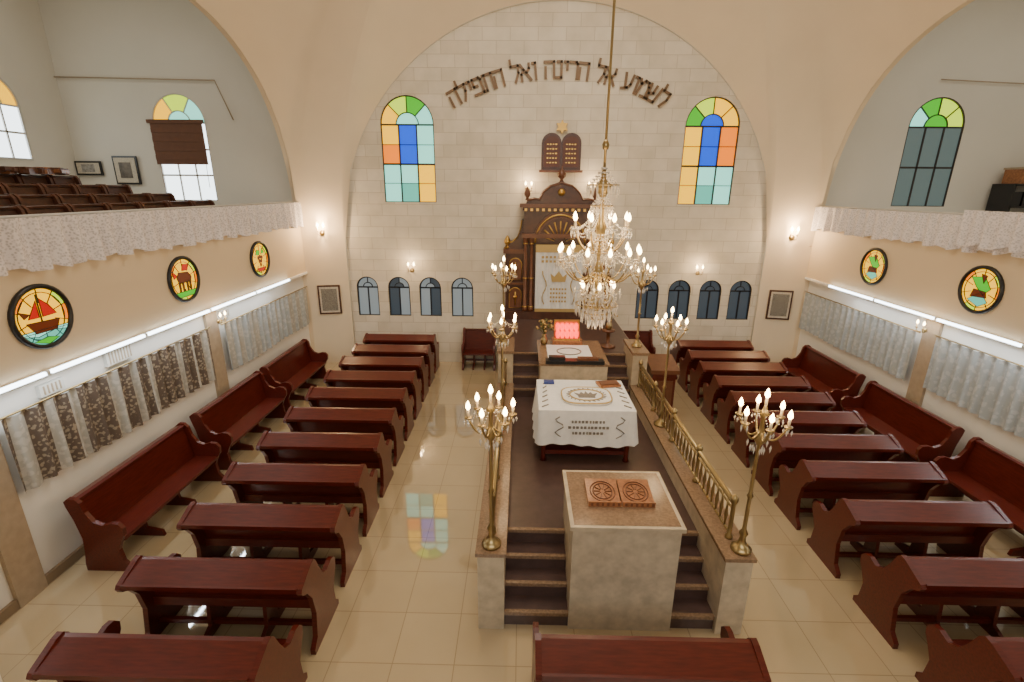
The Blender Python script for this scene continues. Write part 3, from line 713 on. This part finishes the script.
# ------------------------------------------------------------------ sconces
def sconce(p,n,s=1.0,power=4,fwd=0.28,single=False):
    q=MB(); n=Vector(n).normalized(); p=Vector(p); t=Vector((-n.y,n.x,0))
    def P(a,b,c): v=p+n*a+t*b; return (v.x,v.y,v.z+c)
    q.tube([P(0.0,0,0),P(0.03,0,0)],0.05*s,M_brass,12)
    for b in (-0.07,0.07):
        q.tube([P(0.02,0,0),P(0.07*s,b*0.6,-0.04*s),P(0.12*s,b,-0.02*s),P(0.13*s,b,0.04*s)],0.008,M_brass,6)
        c=P(0.13*s,b,0.04*s); q.lathe([(0.006,-0.01),(0.03,0.01),(0.012,0.015)],c,M_brass,8); flame(q,(c[0],c[1],c[2]+0.01),1.3*s)
    q.build('wall_sconce')
    l=p+n*fwd*s; light('sconce_light','POINT',(l.x,l.y,l.z+0.18),power,WARM,0.06)
for s in (-1,1):
    nx=Vector((-s*(HD-AS),-(HW-AR),0)).normalized()
    def chf(u,z): return (XC+s*(HW+(AR-HW)*u),YC+AS+(HD-AS)*u,z)
    sconce(chf(0.48,3.36),nx,1.25,power=55,fwd=0.2)
    sconce((XC+0.02+s*3.58,YF+0.06,2.45),(0,-1,0),1.0,power=12)
    sconce((XA+s*0.75,YF+0.06,4.4),(0,-1,0),0.9,power=12)
    sconce((XC+s*(HW-0.05+0.0),8.2,2.16),(-s,0,0),0.8,power=2.5)
    c=Vector(chf(0.5,1.70))+nx*0.025; t=Vector((-nx.y,nx.x,0))
    q=MB(); q.T=(lambda c,t,nx:(lambda p:c+t*p[0]+nx*p[1]+Vector((0,0,p[2]))))(c,t,nx)
    q.box((0,0,0),(0.54,0.04,0.74),M_ark); q.box((0,0.018,0),(0.46,0.02,0.66),M_paper); q.box((0,0.024,0),(0.38,0.016,0.56),mat('text_print',(0.26,0.24,0.20),0.6,var=0.5,scale=60))
    q.build('framed_text')

# ------------------------------------------------------------------ pews
def pew_mesh(L,desk=True,wood=M_wood):
    q=MB(); mp=lambda y,z,x:(x,y,z)
    if desk:
        prof=[(-.17,0),(.46,0),(.46,.06),(.40,.12),(.38,.30),(.44,.42),(.49,.50),(.50,.58),(.45,.64),(.38,.65),(.28,.62),(.18,.68),(.12,.80),(.07,.93),(.03,.975),(-.03,.965),(-.25,.875),(-.27,.84),(-.25,.80),(-.17,.75),(-.09,.62),(-.05,.40),(-.09,.14),(-.17,.06)]
    else:
        prof=[(-.03,0),(.50,0),(.50,.07),(.44,.14),(.42,.30),(.47,.42),(.52,.50),(.53,.60),(.48,.66),(.40,.67),(.30,.64),(.20,.68),(.13,.80),(.10,.93),(.05,.985),(-.03,.99),(-.08,.95),(-.07,.88),(-.02,.70),(.02,.45),(.0,.25),(-.03,.10)]
    for x in (-L/2,L/2-0.05): q.prism(prof,mp,x,x+0.05,wood)
    prof2=[(-.10,0),(.46,0),(.44,.08),(.24,.12),(.20,.40),(.06,.40),(.03,.12),(-.10,.06)]
    for x in (-L/6,L/6): q.prism(prof2,mp,x-0.02,x+0.02,wood)
    h=L/2-0.05
    q.b2((-h,.08,.40),(h,.48,.44),wood)
    q.prism([(.10,.36),(.13,.36),(.03,.93),(-.01,.93)],mp,-h,h,wood)
    if desk:
        q.prism([(-.255,.845),(-.25,.87),(.0,.955),(.04,.955),(.04,.93),(.0,.925)],mp,-h,h,wood)
        q.prism([(-.265,.835),(-.265,.882),(-.245,.887),(-.245,.835)],mp,-h,h,wood)
    else:
        q.prism([(-.085,.945),(-.08,.925),(.06,.935),(.065,.965),(.02,.975)],mp,-h,h,wood)
    q.b2((-h,.04,.36),(h,.10,.46),wood)
    q.b2((-h,.05,.12),(h,.09,.17),wood)
    return q.mesh('pew')
LP=1.74
mp_=pew_mesh(LP); mpc=pew_mesh(1.78); mp2=pew_mesh(1.95,False); mp3=pew_mesh(0.85,False)
for k in range(11):
    y=2.98+0.862*k; xr_=-1.96-0.014*k
    inst('pew',mp_,(xr_-LP/2,y,0))
for y in (3.14,4.06,5.0,5.87,6.64,7.44,8.24,9.02,9.85,10.62,11.42):
    inst('pew',mp_,(3.80+LP/2,y,0))
inst('pew',mpc,(1.04,3.07,0))
for y in (5.68,7.9,10.05): inst('pew',mp2,(-5.12,y,0),-pi/2)
for y in (5.62,7.85,10.1): inst('pew',mp2,(6.72,y,0),pi/2)
inst('pew',mp3,(-1.05,12.18,0),pi); inst('pew',mp3,(2.95,12.18,0),pi)

# ------------------------------------------------------------------ gallery contents
ro=((-6.15,4.0,11.6,3.02),(-6.75,4.0,11.3,3.16),(-7.35,4.0,10.9,3.30),(-7.95,4.0,10.5,3.46),(-8.55,4.0,10.0,3.62))
for i,(x,y0,y1,z) in enumerate(ro):
    if i: simple_box('floor_gallery_riser_%d'%i,(x-0.32,y0-0.2,3.02),(x+0.28,y1+0.1,z),M_gwall)
    n=10; L=(y1-y0)/n-0.03
    me=pew_mesh(L,False,M_seat)
    for k in range(n): inst('gallery_seat',me,(x-0.25,y0+L/2+k*(L+0.03),z),-pi/2)
q=MB()
rnd=random.Random(8)
for k in range(60):
    yy=6.5+rnd.random()*3.2; xx=-8.75+rnd.random()*0.12
    q.box((xx,yy,4.64+0.05*rnd.random()),(0.16,0.22,0.05+0.05*rnd.random()),rnd.choice([M_seat,M_carved,M_ark2,M_blind]),Matrix.Rotation(rnd.random()*0.6,3,'Z'))
q.build('prayer_books_pile')
def frame(name,c,w,h,m):
    q=MB(); q.box(c,(w,0.04,h),M_black); q.box((c[0],c[1]-0.02,c[2]),(w-0.08,0.02,h-0.08),M_paper); q.box((c[0],c[1]-0.025,c[2]),(w*0.5,0.02,h*0.55),m); q.build(name)
frame('framed_portrait',(-9.45,12.2,4.78),0.58,0.64,mat('portrait_print',(0.18,0.15,0.12),0.5,var=0.5,scale=9))
frame('framed_notice',(-10.35,12.2,4.82),0.62,0.32,mat('notice_print',(0.35,0.33,0.3),0.5,var=0.4,scale=20))
q=MB()
q.tube([(XOL,12.2,6.78),(-7.0,12.2,6.72),(-6.7,12.2,5.9)],0.015,M_pil,6); q.build('wall_cable')
q=MB(); q.tube([(9.2,12.2,6.8),(12.7,12.2,6.65)],0.012,M_pil,6); q.build('wall_cable')
q=MB(); X0,X1=10.9,12.4
q.b2((X0,11.6,3.02),(X0+0.05,12.15,4.6),M_black); q.b2((X1-0.05,11.6,3.02),(X1,12.15,4.6),M_black)
for z in (3.1,3.6,4.1,4.58): q.b2((X0,11.6,z),(X1,12.15,z+0.04),M_black)
for k in range(6): q.b2((X0+0.1+k*0.22,11.65,4.14),(X0+0.27+k*0.22,12.0,4.45-0.04*(k%2)),rnd.choice([M_plastic,M_black,M_carved]))
q.build('storage_shelf')
q=MB(); q.b2((11.05,11.65,4.62),(11.7,12.1,4.95),M_carved); q.b2((11.75,11.65,4.62),(12.25,12.1,4.85),M_ark2); q.b2((11.03,11.63,4.93),(11.72,12.12,4.97),M_pil); q.build('cardboard_boxes')

def bouquet(x,y,z,seed):
    q=MB(); rnd=random.Random(seed)
    q.lathe([(0.05,0),(0.07,0.05),(0.06,0.12),(0.035,0.17),(0.05,0.2)],(x,y,z),M_brass,12)
    for k in range(40):
        a=rnd.random()*6.28; r=rnd.random()*0.16; h=0.28+rnd.random()*0.22
        e=(x+r*math.cos(a),y+r*math.sin(a),z+h); q.tube([(x,y,z+0.18),(x+r*.4*math.cos(a),y+r*.4*math.sin(a),z+0.18+(h-.18)*.6),e],0.004,M_green,4)
        q.ball(e,0.016+0.014*rnd.random(),rnd.choice([M_flower,M_green,M_flower]),6,4)
    q.build('dried_flower_vase')
bouquet(0.46,9.1,1.54,1)
q=MB(); q.lathe([(0.16,0),(0.16,0.03),(0.04,0.06),(0.04,0.3),(0.13,0.33),(0.13,0.36)],(1.78,9.55,Z0+0.004),M_ark2,14); q.build('flower_stand')
bouquet(1.78,9.55,Z0+0.366,2)
q=MB(); q.b2((2.6,9.0,0),(3.05,9.5,1.0),M_wood); q.prism([(8.95,1.0),(9.55,1.0),(9.55,1.22),(8.95,1.08)],lambda u,v,d:(d,u,v),2.55,3.1,M_ark2); q.b2((2.65,9.0,0.1),(3.0,8.985,0.85),M_ark2); q.build('wooden_lectern')

# ------------------------------------------------------------------ lighting
NEU=(1.0,0.93,0.80)
light('dome_fill_light','AREA',(XC,YC-0.5,9.6),300,NEU,4.5,(0,0,0))  # soft area lamp added under the vault for overall brightness, no fixture there
light('rear_fill_light','AREA',(XC,YB+0.4,6.3),270,(1.0,0.96,0.90),8,(math.radians(76),0,0),3)  # added area fill for daylight assumed from behind; no window built there
light('gallery_left_fill','AREA',(-8.2,6.5,8.9),100,(1,0.96,0.88),4,(0,0,0),8)  # overhead fill added to brighten the left gallery, stands for no fitting
light('gallery_right_fill','AREA',(10,6.5,8.9),115,(1,0.96,0.88),4,(0,0,0),8)  # added fill above the right gallery, no lamp modelled for it
for s,x in ((-1,XL+0.09),(1,XR-0.09)):
    light('led_strip_lamp','AREA',(x,5.4,2.34),38,(0.88,0.95,1.0),0.05,(0,math.radians(-12*s*-1),0),9.8)
w=bpy.data.worlds.new('world'); bpy.context.scene.world=w; w.use_nodes=True
w.node_tree.nodes['Background'].inputs[0].default_value=(0.6,0.7,0.8,1); w.node_tree.nodes['Background'].inputs[1].default_value=0.6

# ------------------------------------------------------------------ camera
f=490.0; th=math.atan(151/f); psi=0.0176; rho=0.008
F=Vector((-math.sin(psi)*math.cos(th),math.cos(psi)*math.cos(th),-math.sin(th)))
R=Vector((math.cos(psi),math.sin(psi),0)); U=R.cross(F)
R2=R*math.cos(rho)+U*math.sin(rho); U2=U*math.cos(rho)-R*math.sin(rho)
m=Matrix((R2,U2,-F)).transposed().to_4x4(); m.translation=Vector((0,0,4.4))
cam=bpy.data.cameras.new('camera'); cam.sensor_width=36; cam.lens=f/1024*36; cam.clip_end=100
co=bpy.data.objects.new('camera',cam); bpy.context.scene.collection.objects.link(co); co.matrix_world=m
bpy.context.scene.camera=co
